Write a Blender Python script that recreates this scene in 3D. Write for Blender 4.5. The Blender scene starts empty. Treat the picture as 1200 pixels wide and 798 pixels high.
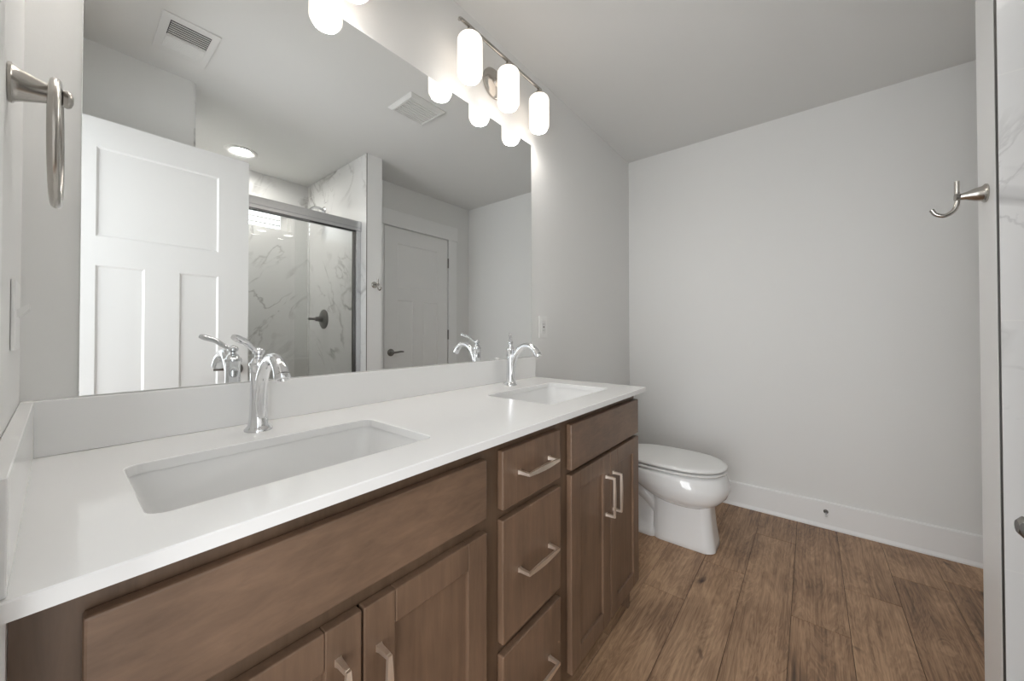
import bpy, bmesh, math, random
from mathutils import Vector, Matrix
from math import pi, sin, cos, radians

scene = bpy.context.scene
COL = scene.collection

# ------------------------------------------------------------------ camera
cd = bpy.data.cameras.new('camera')
cam = bpy.data.objects.new('camera', cd)
COL.objects.link(cam)
YAW, PITCH, ROLL, F = 0.6804, 0.0104, -0.0009, 431.31
fw = Vector((cos(YAW) * cos(PITCH), sin(YAW) * cos(PITCH), sin(PITCH)))
rt = Vector((sin(YAW), -cos(YAW), 0))
up = rt.cross(fw)
r2 = rt * cos(ROLL) + up * sin(ROLL)
u2 = -rt * sin(ROLL) + up * cos(ROLL)
m = Matrix((r2, u2, -fw)).transposed().to_4x4()
m.translation = Vector((0.0411, -1.0885, 1.1234))
cam.matrix_world = m
cd.sensor_width = 36.0
cd.lens = F / 1200 * 36
cd.shift_y = -14.2155 / 1200
cd.clip_start = 0.01
scene.camera = cam

# ------------------------------------------------------------------ world, exposure
scene.view_settings.view_transform = 'Standard'
scene.view_settings.look = 'None'
scene.view_settings.exposure = 0.54
scene.view_settings.gamma = 1.0
scene.view_settings.use_curve_mapping = False
W_STRENGTH = 0.9
W_SUNNY = 4.0
LAMP = 0.82
DISC_GLOW = 44.0
w = bpy.data.worlds.new('daylight')
scene.world = w
w.use_nodes = True
w.node_tree.nodes['Background'].inputs[0].default_value = (0.93, 0.97, 1.0, 1)
wt = w.node_tree
# the sky is brighter on the side of the shower window (-y) than behind the doorway
w_tc = wt.nodes.new('ShaderNodeTexCoord')
w_sx = wt.nodes.new('ShaderNodeSeparateXYZ')
w_mr = wt.nodes.new('ShaderNodeMapRange')
w_mr.interpolation_type = 'SMOOTHSTEP'
w_mr.inputs['From Min'].default_value = -0.84
w_mr.inputs['From Max'].default_value = -0.92
w_mr.inputs['To Min'].default_value = W_STRENGTH
w_mr.inputs['To Max'].default_value = W_SUNNY
wt.links.new(w_tc.outputs['Generated'], w_sx.inputs[0])
wt.links.new(w_sx.outputs['Y'], w_mr.inputs['Value'])
wt.links.new(w_mr.outputs[0], wt.nodes['Background'].inputs[1])


def area(name, loc, rot, sx, sy, power, color=(1, 1, 1), portal=False):
    l = bpy.data.lights.new(name, 'AREA')
    l.shape = 'RECTANGLE'
    l.size, l.size_y = sx, sy
    l.energy = power
    l.color = color
    l.cycles.is_portal = portal
    o = bpy.data.objects.new(name, l)
    o.location = loc
    o.rotation_euler = rot
    COL.objects.link(o)
    return o


# daylight entering through the open doorway and through the shower window
area('doorway_daylight', (-1.40, -1.00, 1.25), (0, -pi / 2, 0), 2.0, 1.4, 44.0, (0.97, 0.985, 1.0))
area('window_daylight', (0.96, -3.05, 2.95), (radians(38), 0, 0), 0.9, 0.5, 110.0, (0.97, 0.985, 1.0))


# ------------------------------------------------------------------ materials
def lin(c):
    return tuple(((v / 255) / 12.92 if v / 255 <= 0.04045 else ((v / 255 + 0.055) / 1.055) ** 2.4) for v in c) + (1,)


def mat(name, rgb, rough=0.5, metal=0.0, spec=0.5, coat=0.0):
    m = bpy.data.materials.new(name)
    m.use_nodes = True
    b = m.node_tree.nodes['Principled BSDF']
    b.inputs['Base Color'].default_value = lin(rgb)
    b.inputs['Roughness'].default_value = rough
    b.inputs['Metallic'].default_value = metal
    b.inputs['Specular IOR Level'].default_value = spec
    b.inputs['Coat Weight'].default_value = coat
    return m


def nd(m, t, **kw):
    n = m.node_tree.nodes.new(t)
    for k, v in kw.items():
        setattr(n, k, v)
    return n


def lk(m, a, b):
    m.node_tree.links.new(a, b)


def bump_noise(m, scale, strength, dist=0.002):
    b = m.node_tree.nodes['Principled BSDF']
    tc = nd(m, 'ShaderNodeTexCoord')
    n = nd(m, 'ShaderNodeTexNoise')
    n.inputs['Scale'].default_value = scale
    n.inputs['Detail'].default_value = 3
    lk(m, tc.outputs['Object'], n.inputs['Vector'])
    bp = nd(m, 'ShaderNodeBump')
    bp.inputs['Strength'].default_value = strength
    bp.inputs['Distance'].default_value = dist
    lk(m, n.outputs['Fac'], bp.inputs['Height'])
    lk(m, bp.outputs['Normal'], b.inputs['Normal'])
    return m


def wood(name, dark, light, scale, rough=0.42):
    """stained wood; scale = noise scale per axis (small = along the grain)"""
    m = mat(name, light, rough)
    b = m.node_tree.nodes['Principled BSDF']
    tc = nd(m, 'ShaderNodeTexCoord')
    mp = nd(m, 'ShaderNodeMapping')
    mp.inputs['Scale'].default_value = scale
    lk(m, tc.outputs['Object'], mp.inputs['Vector'])
    n1 = nd(m, 'ShaderNodeTexNoise')
    n1.inputs['Scale'].default_value = 1.0
    n1.inputs['Detail'].default_value = 7
    n1.inputs['Roughness'].default_value = 0.65
    n1.inputs['Distortion'].default_value = 0.4
    lk(m, mp.outputs['Vector'], n1.inputs['Vector'])
    n2 = nd(m, 'ShaderNodeTexNoise')
    n2.inputs['Scale'].default_value = 5.0
    n2.inputs['Detail'].default_value = 3
    lk(m, tc.outputs['Object'], n2.inputs['Vector'])
    mx = nd(m, 'ShaderNodeMath', operation='MULTIPLY_ADD')
    lk(m, n2.outputs['Fac'], mx.inputs[0])
    mx.inputs[1].default_value = 0.9
    lk(m, n1.outputs['Fac'], mx.inputs[2])
    b.inputs['Coat Weight'].default_value = 0.12
    b.inputs['Coat Roughness'].default_value = 0.3
    rp = nd(m, 'ShaderNodeValToRGB')
    rp.color_ramp.elements[0].position = 0.55
    rp.color_ramp.elements[0].color = lin(dark)
    rp.color_ramp.elements[1].position = 1.3
    rp.color_ramp.elements[1].color = lin(light)
    sc = nd(m, 'ShaderNodeMath', operation='MULTIPLY')
    sc.inputs[1].default_value = 0.72
    lk(m, mx.outputs[0], sc.inputs[0])
    rp.color_ramp.elements[0].position = 0.42
    rp.color_ramp.elements[1].position = 0.92
    lk(m, sc.outputs[0], rp.inputs['Fac'])
    lk(m, rp.outputs['Color'], b.inputs['Base Color'])
    return m


M = {}
M['wall'] = bump_noise(mat('wall_paint', (233, 233, 231), 0.55, spec=0.3), 220, 0.06)
M['ceiling'] = bump_noise(mat('ceiling_paint', (232, 232, 230), 0.8, spec=0.2), 160, 0.1)
M['trim'] = mat('trim_paint', (241, 241, 240), 0.35)
M['door'] = mat('door_paint', (241, 241, 240), 0.38)
M['quartz'] = mat('white_quartz', (238, 238, 237), 0.12, spec=0.5)
M['porcelain'] = mat('white_porcelain', (238, 238, 237), 0.06, coat=0.3)
M['plastic'] = mat('white_plastic', (238, 238, 236), 0.3)
M['ventwhite'] = mat('vent_white', (228, 228, 226), 0.4)
M['dark'] = mat('gap_shade', (28, 28, 28), 0.7)
M['rubber'] = mat('white_rubber', (215, 215, 212), 0.6)
M['chrome'] = mat('chrome', (232, 233, 235), 0.05, 1.0)
M['nickel'] = mat('brushed_nickel', (186, 182, 176), 0.26, 1.0)
M['pull'] = mat('satin_nickel_pull', (250, 240, 228), 0.40, 1.0)
M['hinge'] = mat('satin_hinge', (130, 128, 125), 0.35, 1.0)
M['frame'] = mat('brushed_aluminium', (216, 217, 219), 0.24, 1.0)
M['wood_v'] = wood('cabinet_wood_vertical', (92, 72, 56), (128, 102, 82), (60, 60, 5.0))
M['wood_h'] = wood('cabinet_wood_horizontal', (93, 73, 57), (130, 104, 84), (16, 60, 60))
M['wood_dark'] = wood('cabinet_wood_frame', (80, 62, 46), (112, 89, 70), (60, 60, 5.0))
M['inside'] = mat('cabinet_interior', (60, 48, 40), 0.7)

mm = mat('mirror_silver', (240, 242, 242), 0.0, 1.0)
M['mirror'] = mm

# opal lamp glass: lit, warm white
m_ = mat('opal_glass', (245, 243, 240), 0.25)
b_ = m_.node_tree.nodes['Principled BSDF']
b_.inputs['Emission Color'].default_value = (1.0, 0.89, 0.79, 1)
b_.inputs['Emission Strength'].default_value = LAMP
M['opal'] = m_
m_ = mat('downward_glow', (245, 245, 245), 0.4)  # for the glowing discs added below the shades to brighten the counter
b_ = m_.node_tree.nodes['Principled BSDF']
b_.inputs['Emission Color'].default_value = (1.0, 0.95, 0.90, 1)
b_.inputs['Emission Strength'].default_value = DISC_GLOW
M['glow'] = m_
m_ = mat('downlight_lens', (245, 245, 245), 0.4)
b_ = m_.node_tree.nodes['Principled BSDF']
b_.inputs['Emission Color'].default_value = (1.0, 0.96, 0.90, 1)
b_.inputs['Emission Strength'].default_value = 120.0
M['lens'] = m_

# clear shower glass (thin): fresnel mix of transparent and glossy
m_ = bpy.data.materials.new('clear_shower_glass')
m_.use_nodes = True
m_.node_tree.nodes.clear()
out = nd(m_, 'ShaderNodeOutputMaterial')
tr = nd(m_, 'ShaderNodeBsdfTransparent')
tr.inputs[0].default_value = (0.985, 0.99, 0.987, 1)
gl = nd(m_, 'ShaderNodeBsdfGlossy')
gl.inputs['Roughness'].default_value = 0.0
fr = nd(m_, 'ShaderNodeFresnel')
fr.inputs['IOR'].default_value = 1.45
mx = nd(m_, 'ShaderNodeMixShader')
lk(m_, fr.outputs[0], mx.inputs[0])
lk(m_, tr.outputs[0], mx.inputs[1])
lk(m_, gl.outputs[0], mx.inputs[2])
lk(m_, mx.outputs[0], out.inputs[0])
M['glass'] = m_

# marble tile: white with drifting grey veins, fine grout lines (1.2 x 0.6 m tiles)
m_ = mat('marble_tile', (228, 228, 226), 0.12, spec=0.5)
b_ = m_.node_tree.nodes['Principled BSDF']
tc = nd(m_, 'ShaderNodeTexCoord')
mp = nd(m_, 'ShaderNodeMapping')
mp.inputs['Rotation'].default_value = (0.5, 0.75, 0.6)
mp.inputs['Scale'].default_value = (1.0, 1.0, 1.0)
lk(m_, tc.outputs['Object'], mp.inputs['Vector'])


def vein(scale, width, seedoff, dist):
    off = nd(m_, 'ShaderNodeVectorMath', operation='ADD')
    off.inputs[1].default_value = (seedoff, seedoff * 1.7, seedoff * .6)
    lk(m_, mp.outputs['Vector'], off.inputs[0])
    st = nd(m_, 'ShaderNodeVectorMath', operation='MULTIPLY')
    st.inputs[1].default_value = (0.55, 1.0, 1.7)
    lk(m_, off.outputs[0], st.inputs[0])
    n = nd(m_, 'ShaderNodeTexNoise')
    n.inputs['Scale'].default_value = scale
    n.inputs['Detail'].default_value = 5
    n.inputs['Roughness'].default_value = 0.55
    n.inputs['Distortion'].default_value = dist
    lk(m_, st.outputs[0], n.inputs['Vector'])
    a = nd(m_, 'ShaderNodeMath', operation='SUBTRACT')
    lk(m_, n.outputs['Fac'], a.inputs[0])
    a.inputs[1].default_value = 0.5
    ab = nd(m_, 'ShaderNodeMath', operation='ABSOLUTE')
    lk(m_, a.outputs[0], ab.inputs[0])
    r = nd(m_, 'ShaderNodeMapRange')
    r.inputs['From Min'].default_value = 0.0
    r.inputs['From Max'].default_value = width
    r.inputs['To Min'].default_value = 1.0
    r.inputs['To Max'].default_value = 0.0
    lk(m_, ab.outputs[0], r.inputs['Value'])
    # fade so the veins come and go
    n3 = nd(m_, 'ShaderNodeTexNoise')
    n3.inputs['Scale'].default_value = 2.3
    lk(m_, off.outputs[0], n3.inputs['Vector'])
    r3 = nd(m_, 'ShaderNodeMapRange')
    r3.inputs['From Min'].default_value = 0.46
    r3.inputs['From Max'].default_value = 0.66
    lk(m_, n3.outputs['Fac'], r3.inputs['Value'])
    mu = nd(m_, 'ShaderNodeMath', operation='MULTIPLY')
    lk(m_, r.outputs[0], mu.inputs[0])
    lk(m_, r3.outputs[0], mu.inputs[1])
    return mu.outputs[0]


v1 = vein(1.6, 0.030, 0.0, 0.5)
v2 = vein(3.4, 0.022, 4.3, 0.8)
ad = nd(m_, 'ShaderNodeMath', operation='MULTIPLY_ADD')
lk(m_, v2, ad.inputs[0])
ad.inputs[1].default_value = 0.6
lk(m_, v1, ad.inputs[2])
# grout lines: z joints every 0.59 m
sx = nd(m_, 'ShaderNodeSeparateXYZ')
lk(m_, tc.outputs['Object'], sx.inputs[0])


def line(sock, off, per, half):
    a = nd(m_, 'ShaderNodeMath', operation='SUBTRACT')
    lk(m_, sock, a.inputs[0])
    a.inputs[1].default_value = off
    p = nd(m_, 'ShaderNodeMath', operation='PINGPONG')
    lk(m_, a.outputs[0], p.inputs[0])
    p.inputs[1].default_value = per / 2
    c = nd(m_, 'ShaderNodeMath', operation='LESS_THAN')
    lk(m_, p.outputs[0], c.inputs[0])
    c.inputs[1].default_value = half
    return c.outputs[0]


gz = line(sx.outputs['Z'], 0.560, 0.59, 0.0016)
mixv = nd(m_, 'ShaderNodeMix', data_type='RGBA')
mixv.inputs[6].default_value = lin((236, 236, 235))
mixv.inputs[7].default_value = lin((150, 149, 147))
lk(m_, ad.outputs[0], mixv.inputs[0])
mixg = nd(m_, 'ShaderNodeMix', data_type='RGBA')
lk(m_, gz, mixg.inputs[0])
lk(m_, mixv.outputs[2], mixg.inputs[6])
mixg.inputs[7].default_value = lin((240, 240, 238))
lk(m_, mixg.outputs[2], b_.inputs['Base Color'])
M['tile'] = m_

# oak-look plank floor: every plank carries its own seed in an attribute
m_ = mat('oak_plank', (140, 108, 84), 0.42, spec=0.35)
b_ = m_.node_tree.nodes['Principled BSDF']
at = nd(m_, 'ShaderNodeAttribute', attribute_name='seed')
tc = nd(m_, 'ShaderNodeTexCoord')
so = nd(m_, 'ShaderNodeVectorMath', operation='SCALE')
lk(m_, at.outputs['Vector'], so.inputs[0])
so.inputs['Scale'].default_value = 37.0
av = nd(m_, 'ShaderNodeVectorMath', operation='ADD')
lk(m_, tc.outputs['Object'], av.inputs[0])
lk(m_, so.outputs[0], av.inputs[1])


def fnoise(scale3, detail, rough, dist=0.0, s=1.0):
    mpn = nd(m_, 'ShaderNodeVectorMath', operation='MULTIPLY')
    mpn.inputs[1].default_value = scale3
    lk(m_, av.outputs[0], mpn.inputs[0])
    n = nd(m_, 'ShaderNodeTexNoise')
    n.inputs['Scale'].default_value = s
    n.inputs['Detail'].default_value = detail
    n.inputs['Roughness'].default_value = rough
    n.inputs['Distortion'].default_value = dist
    lk(m_, mpn.outputs[0], n.inputs['Vector'])
    return n.outputs['Fac']


g1 = fnoise((3.0, 95.0, 1.0), 6, 0.7, 0.3)        # fine grain
g2 = fnoise((2.2, 14.0, 1.0), 4, 0.6, 1.2)        # broad cathedral figure
g3 = fnoise((3.2, 7.0, 1.0), 3, 0.5, 0.6)         # smoky patches
# cathedral rings
wv = nd(m_, 'ShaderNodeMath', operation='MULTIPLY')
lk(m_, g2, wv.inputs[0])
wv.inputs[1].default_value = 55.0
sn = nd(m_, 'ShaderNodeMath', operation='SINE')
lk(m_, wv.outputs[0], sn.inputs[0])


def madd(a, k, b):
    n = nd(m_, 'ShaderNodeMath', operation='MULTIPLY_ADD')
    lk(m_, a, n.inputs[0])
    n.inputs[1].default_value = k
    if hasattr(b, 'links'):
        lk(m_, b, n.inputs[2])
    else:
        n.inputs[2].default_value = b
    return n.outputs[0]


sxa = nd(m_, 'ShaderNodeSeparateXYZ')
lk(m_, at.outputs['Vector'], sxa.inputs[0])
t = madd(g1, 0.68, -0.075)
t = madd(sn.outputs[0], 0.05, t)
t = madd(g3, 0.55, t)
t = madd(sxa.outputs['X'], 0.12, t)
rp = nd(m_, 'ShaderNodeValToRGB')
e = rp.color_ramp.elements
e[0].position, e[0].color = 0.32, lin((88, 68, 52))
e[1].position, e[1].color = 0.80, lin((196, 161, 128))
e2 = e.new(0.55)
e2.color = lin((150, 118, 91))
lk(m_, t, rp.inputs['Fac'])
# dark knots
kn = fnoise((7.0, 13.0, 1.0), 2, 0.5, 0.4)
kr = nd(m_, 'ShaderNodeMapRange')
kr.inputs['From Min'].default_value = 0.69
kr.inputs['From Max'].default_value = 0.78
lk(m_, kn, kr.inputs['Value'])
mk = nd(m_, 'ShaderNodeMix', data_type='RGBA')
lk(m_, kr.outputs[0], mk.inputs[0])
lk(m_, rp.outputs['Color'], mk.inputs[6])
mk.inputs[7].default_value = lin((70, 50, 38))
lk(m_, mk.outputs[2], b_.inputs['Base Color'])
bp = nd(m_, 'ShaderNodeBump')
bp.inputs['Strength'].default_value = 0.12
bp.inputs['Distance'].default_value = 0.001
lk(m_, g1, bp.inputs['Height'])
lk(m_, bp.outputs['Normal'], b_.inputs['Normal'])
M['oak'] = m_
M['seam'] = mat('plank_seam', (62, 46, 36), 0.8)

# ------------------------------------------------------------------ mesh helpers


def bm_box(bm, lo, hi, bevel=0.0, seg=2):
    lo, hi = Vector(lo), Vector(hi)
    n0 = len(bm.faces)
    r = bmesh.ops.create_cube(bm, size=1.0)
    vs = r['verts']
    for v in vs:
        v.co = Vector(((lo[i] + hi[i]) / 2 + v.co[i] * (hi[i] - lo[i]) for i in range(3)))
    if bevel > 0:
        es = list({e for v in vs for e in v.link_edges})
        bmesh.ops.bevel(bm, geom=es, offset=bevel, segments=seg, profile=0.5, affect='EDGES')
    for f_ in list(bm.faces)[n0:]:
        f_.smooth = False
    return bm


def bm_loft(bm, rings, cap=True, close=True):
    rows = [[bm.verts.new(p) for p in r] for r in rings]
    n = len(rows[0])
    for a, b in zip(rows[:-1], rows[1:]):
        for i in range(n if close else n - 1):
            j = (i + 1) % n
            try:
                bm.faces.new((a[i], a[j], b[j], b[i])).smooth = True
            except ValueError:
                pass
    if cap:
        try:
            bm.faces.new(rows[0][::-1]).smooth = True
            bm.faces.new(rows[-1]).smooth = True
        except ValueError:
            pass
    return bm


def frame_of(d):
    d = Vector(d).normalized()
    a = Vector((0, 0, 1)) if abs(d.z) < 0.9 else Vector((1, 0, 0))
    u = d.cross(a).normalized()
    v = u.cross(d).normalized()
    return u, v


def bm_lathe(bm, origin, axis, prof, seg=32, cap=True):
    """prof: list of (distance along axis, radius)"""
    o, ax = Vector(origin), Vector(axis).normalized()
    u, v = frame_of(ax)
    rings = [[o + ax * d + (u * cos(2 * pi * k / seg) + v * sin(2 * pi * k / seg)) * max(r, 1e-5) for k in range(seg)] for d, r in prof]
    return bm_loft(bm, rings, cap)


def catmull(pts, n=8):
    P = [Vector(p) for p in pts]
    P = [P[0] * 2 - P[1]] + P + [P[-1] * 2 - P[-2]]
    out = []
    for i in range(1, len(P) - 2):
        for k in range(n):
            t = k / n
            a, b, c, d = P[i - 1], P[i], P[i + 1], P[i + 2]
            out.append(0.5 * ((2 * b) + (c - a) * t + (2 * a - 5 * b + 4 * c - d) * t * t + (3 * b - a - 3 * c + d) * t ** 3))
    out.append(P[-2])
    return out


def bm_tube(bm, pts, radii, seg=16, smooth=8, flat=1.0, cap=True):
    """swept tube; radii one number or one per control point; flat squashes across u"""
    if not isinstance(radii, (list, tuple)):
        radii = [radii] * len(pts)
    if smooth > 1:
        path = catmull(pts, smooth)
        rr = [c.x for c in catmull([(r, 0, 0) for r in radii], smooth)]
    else:
        path = [Vector(p) for p in pts]
        rr = radii
    rings = []
    u = None
    for i, p in enumerate(path):
        d = (path[min(i + 1, len(path) - 1)] - path[max(i - 1, 0)]).normalized()
        if u is None:
            u, v = frame_of(d)
        else:
            u = (u - d * u.dot(d)).normalized()
            v = d.cross(u).normalized() * -1
            v = u.cross(d).normalized()
        rings.append([p + (u * cos(2 * pi * k / seg) * flat + v * sin(2 * pi * k / seg)) * rr[i] for k in range(seg)])
    return bm_loft(bm, rings, cap)


def link(name, bm, material, parent=None, smooth=True, angle=40):
    bmesh.ops.recalc_face_normals(bm, faces=bm.faces)
    me = bpy.data.meshes.new(name)
    if parent is not None:
        off = Vector(parent.get('_o', (0, 0, 0)))
        for v in bm.verts:
            v.co -= off
    if not smooth:
        for f_ in bm.faces:
            f_.smooth = False
    bm.to_mesh(me)
    bm.free()
    mats = material if isinstance(material, (list, tuple)) else [material]
    for q in mats:
        me.materials.append(q)
    if smooth:
        me.set_sharp_from_angle(angle=radians(angle)) if any(p.use_smooth for p in me.polygons) else None
    o = bpy.data.objects.new(name, me)
    COL.objects.link(o)
    if parent is not None:
        o.parent = parent
        o['_o'] = tuple(off)
    return o


def thing(name, label, cat, loc, group=None):
    o = bpy.data.objects.new(name, None)
    o.empty_display_size = 0.05
    o.location = loc
    o['_o'] = tuple(loc)
    COL.objects.link(o)
    o['label'] = label
    o['category'] = cat
    if group:
        o['group'] = group
    return o


def tag(o, label, cat, group=None):
    o['label'] = label
    o['category'] = cat
    if group:
        o['group'] = group
    return o


def struct(name, bm, material, label, cat, parent=None, **kw):
    o = link(name, bm, material, parent, **kw)
    o['kind'] = 'structure'
    o['label'] = label
    o['category'] = cat
    return o


def dup(root, loc, label, group=None):
    r = root.copy()
    COL.objects.link(r)
    r.location = loc
    r['label'] = label
    if group:
        r['group'] = group
    for ch in list(root.children):
        c = ch.copy()
        COL.objects.link(c)
        c.parent = r
        for g in list(ch.children):
            q = g.copy()
            COL.objects.link(q)
            q.parent = c
    return r


def box(lo, hi, bevel=0.0):
    return bm_box(bmesh.new(), lo, hi, bevel)


def boxes(*bs, bevel=0.0):
    bm = bmesh.new()
    for lo, hi in bs:
        bm_box(bm, lo, hi, bevel)
    return bm


H, L = 2.44, 2.831
YS = -1.43           # wall beside the open door, and shower front line
YP = -1.44           # end face of the shower partition
YB = -2.45           # tiled back of the shower
YN = -1.78           # wall with the closet door
T = 0.12

# ------------------------------------------------------------------ room shell
# floor: plank mesh over a dark substrate
rows = [0.03, -0.156, -0.328, -0.5, -0.672, -0.846, -1.022, -1.198, -1.374, -1.55, -1.726, -1.9]
butts = {3: 1.703, 4: 2.054, 5: 2.506, 6: 1.88, 7: 2.22, 8: 2.47}
rng = random.Random(11)
bm = bmesh.new()
lay = bm.verts.layers.float_vector.new('seed')
for i in range(len(rows) - 1):
    y1, y0 = rows[i], rows[i + 1]
    x = butts.get(i, rng.uniform(1.3, 2.5)) - 1.22 * 3
    while x < L:
        a, b = max(x, -0.75), min(x + 1.22, L)
        s = (rng.random(), rng.random(), rng.random())
        if b > a:
            g = 0.0008
            h = 0.0012
            low = [bm.verts.new(p) for p in ((a + g, y0 + g, -0.003), (b - g, y0 + g, -0.003), (b - g, y1 - g, -0.003), (a + g, y1 - g, -0.003))]
            mid = [bm.verts.new(p) for p in ((a + g, y0 + g, -0.0008), (b - g, y0 + g, -0.0008), (b - g, y1 - g, -0.0008), (a + g, y1 - g, -0.0008))]
            top = [bm.verts.new(p) for p in ((a + g + h, y0 + g + h, 0), (b - g - h, y0 + g + h, 0), (b - g - h, y1 - g - h, 0), (a + g + h, y1 - g - h, 0))]
            for v in low + mid + top:
                v[lay] = s
            bm.faces.new(top)
            for A, B in ((low, mid), (mid, top)):
                for k in range(4):
                    bm.faces.new((A[k], A[(k + 1) % 4], B[(k + 1) % 4], B[k]))
        x += 1.22
nf = len(bm.faces)
bm_box(bm, (-0.75, -1.9, -0.06), (L, 0.03, -0.0025))
bm.faces.ensure_lookup_table()
for f_ in bm.faces[nf:]:
    f_.material_index = 1
struct('floor', bm, [M['oak'], M['seam']], 'brown oak plank floor running towards the far wall', 'floor', smooth=False)

struct('ceiling', box((-T, YB - .15, H), (L + T, T, H + 0.1)), M['ceiling'], 'flat pale grey painted ceiling', 'ceiling', smooth=False)
struct('wall_vanity', box((-T, 0, -0.06), (L + T, T, H)), M['wall'], 'grey painted wall behind the mirror and vanity', 'wall', smooth=False)
struct('wall_far', box((L, YN - T, -0.06), (L + T, 0, H)), M['wall'], 'plain grey painted wall behind the toilet', 'wall', smooth=False)
DO0, DO1, DOH = -1.35, -0.62, 2.075   # doorway in the left wall
struct('wall_left', boxes(((-T, DO1, -0.06), (0, 0, H)), ((-T, DO0, DOH), (0, DO1, H)), ((-T, YB, -0.06), (0, DO0, H))),
       M['wall'], 'grey painted wall left of the vanity with the towel ring and doorway', 'wall', smooth=False)
struct('wall_entry', boxes(((0, YS - 0.1, -0.06), (0.484, YS, H)), ((0.384, YB, -0.06), (0.484, YS - 0.1, H))),
       M['wall'], 'grey painted wall behind the open white door, seen in the mirror', 'wall', smooth=False)
struct('wall_closet', box((1.585, YN - T, -0.06), (L, YN, H)), M['wall'], 'grey painted wall around the closed closet door', 'wall', smooth=False)
struct('wall_partition', box((1.466, YB, -0.06), (1.585, YP, H)), M['trim'], 'white end of the partition wall beside the shower', 'wall', smooth=False)
struct('wall_shower_right', box((1.4600, YB, -0.06), (1.466, YP - 0.004, H)), M['tile'], 'grey veined marble tile side wall of the shower with the valve', 'wall', smooth=False)
struct('wall_shower_left', box((0.484, YB, -0.06), (0.494, YS - 0.012, H)), M['tile'], 'marble tile side wall of the shower behind the open door', 'wall', smooth=False)
WX0, WX1, WZ0, WZ1 = 0.60, 1.325, 2.0, 2.2
struct('wall_shower_back', boxes(((0.374, YB - .14, -0.06), (WX0, YB, H)), ((WX1, YB - .14, -0.06), (1.61, YB, H)),
                                 ((WX0, YB - .14, -0.06), (WX1, YB, WZ0)), ((WX0, YB - .14, WZ1), (WX1, YB, H))),
       M['tile'], 'marble tile back wall of the shower under the high window', 'wall', smooth=False)
struct('trim_1', box((1.4615, YP - 0.004, 0.1), (1.466, YP - 0.0005, H)), M['hinge'], 'thin dark metal edge strip where tile meets the white partition end', 'edge strip', smooth=False)

# baseboards with a shoe moulding


def baseboard(name, p0, p1, n, label, h=0.150):
    p0, p1, n = Vector(p0), Vector(p1), Vector(n)
    prof = [(0, 0), (0.022, 0), (0.022, 0.008), (0.015, 0.018), (0.013, 0.022), (0.013, h - 0.006), (0.009, h), (0, h)]
    bm = bmesh.new()
    rings = [[p + n * d + Vector((0, 0, z)) for d, z in prof] for p in (p0, p1)]
    bm_loft(bm, rings)
    return struct(name, bm, M['trim'], label, 'baseboard', angle=25)


baseboard('baseboard_far', (L, 0, 0), (L, YN, 0), (-1, 0, 0), 'tall white baseboard along the far wall with the door stop')
baseboard('baseboard_vanity', (1.56, 0, 0), (L - .022, 0, 0), (0, -1, 0), 'white baseboard behind the toilet on the vanity wall')
baseboard('baseboard_closet', (2.64, YN, 0), (L - .022, YN, 0), (0, 1, 0), 'short white baseboard beside the closet door')
baseboard('baseboard_partition', (1.4665, YP, 0), (1.585, YP, 0), (0, 1, 0), 'short white baseboard at the foot of the partition end')
baseboard('baseboard_entry', (0.02, YS, 0), (0.484, YS, 0), (0, 1, 0), 'white baseboard behind the open door')

# doorway casing on the left wall
struct('trim_2', box((0, DO1, 0), (0.012, -0.572, 2.17), 0.002), M['trim'], 'white casing strip of the doorway against the vanity', 'door casing')
struct('trim_3', box((0, YS, 0), (0.012, DO0, 2.17), 0.002), M['trim'], 'white casing strip on the hinge side of the doorway', 'door casing')
struct('trim_4', box((0, DO0, DOH), (0.012, DO1, 2.17), 0.002), M['trim'], 'white head casing above the doorway', 'door casing')
struct('trim_5', boxes(((-T, DO1 - .016, 0), (0, DO1, DOH)), ((-T, DO0, 0), (0, DO0 + .016, DOH)), ((-T, DO0 + .016, DOH - .016), (0, DO1 - .016, DOH))),
       M['trim'], 'white jamb lining the doorway', 'door jamb', smooth=False)


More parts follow.
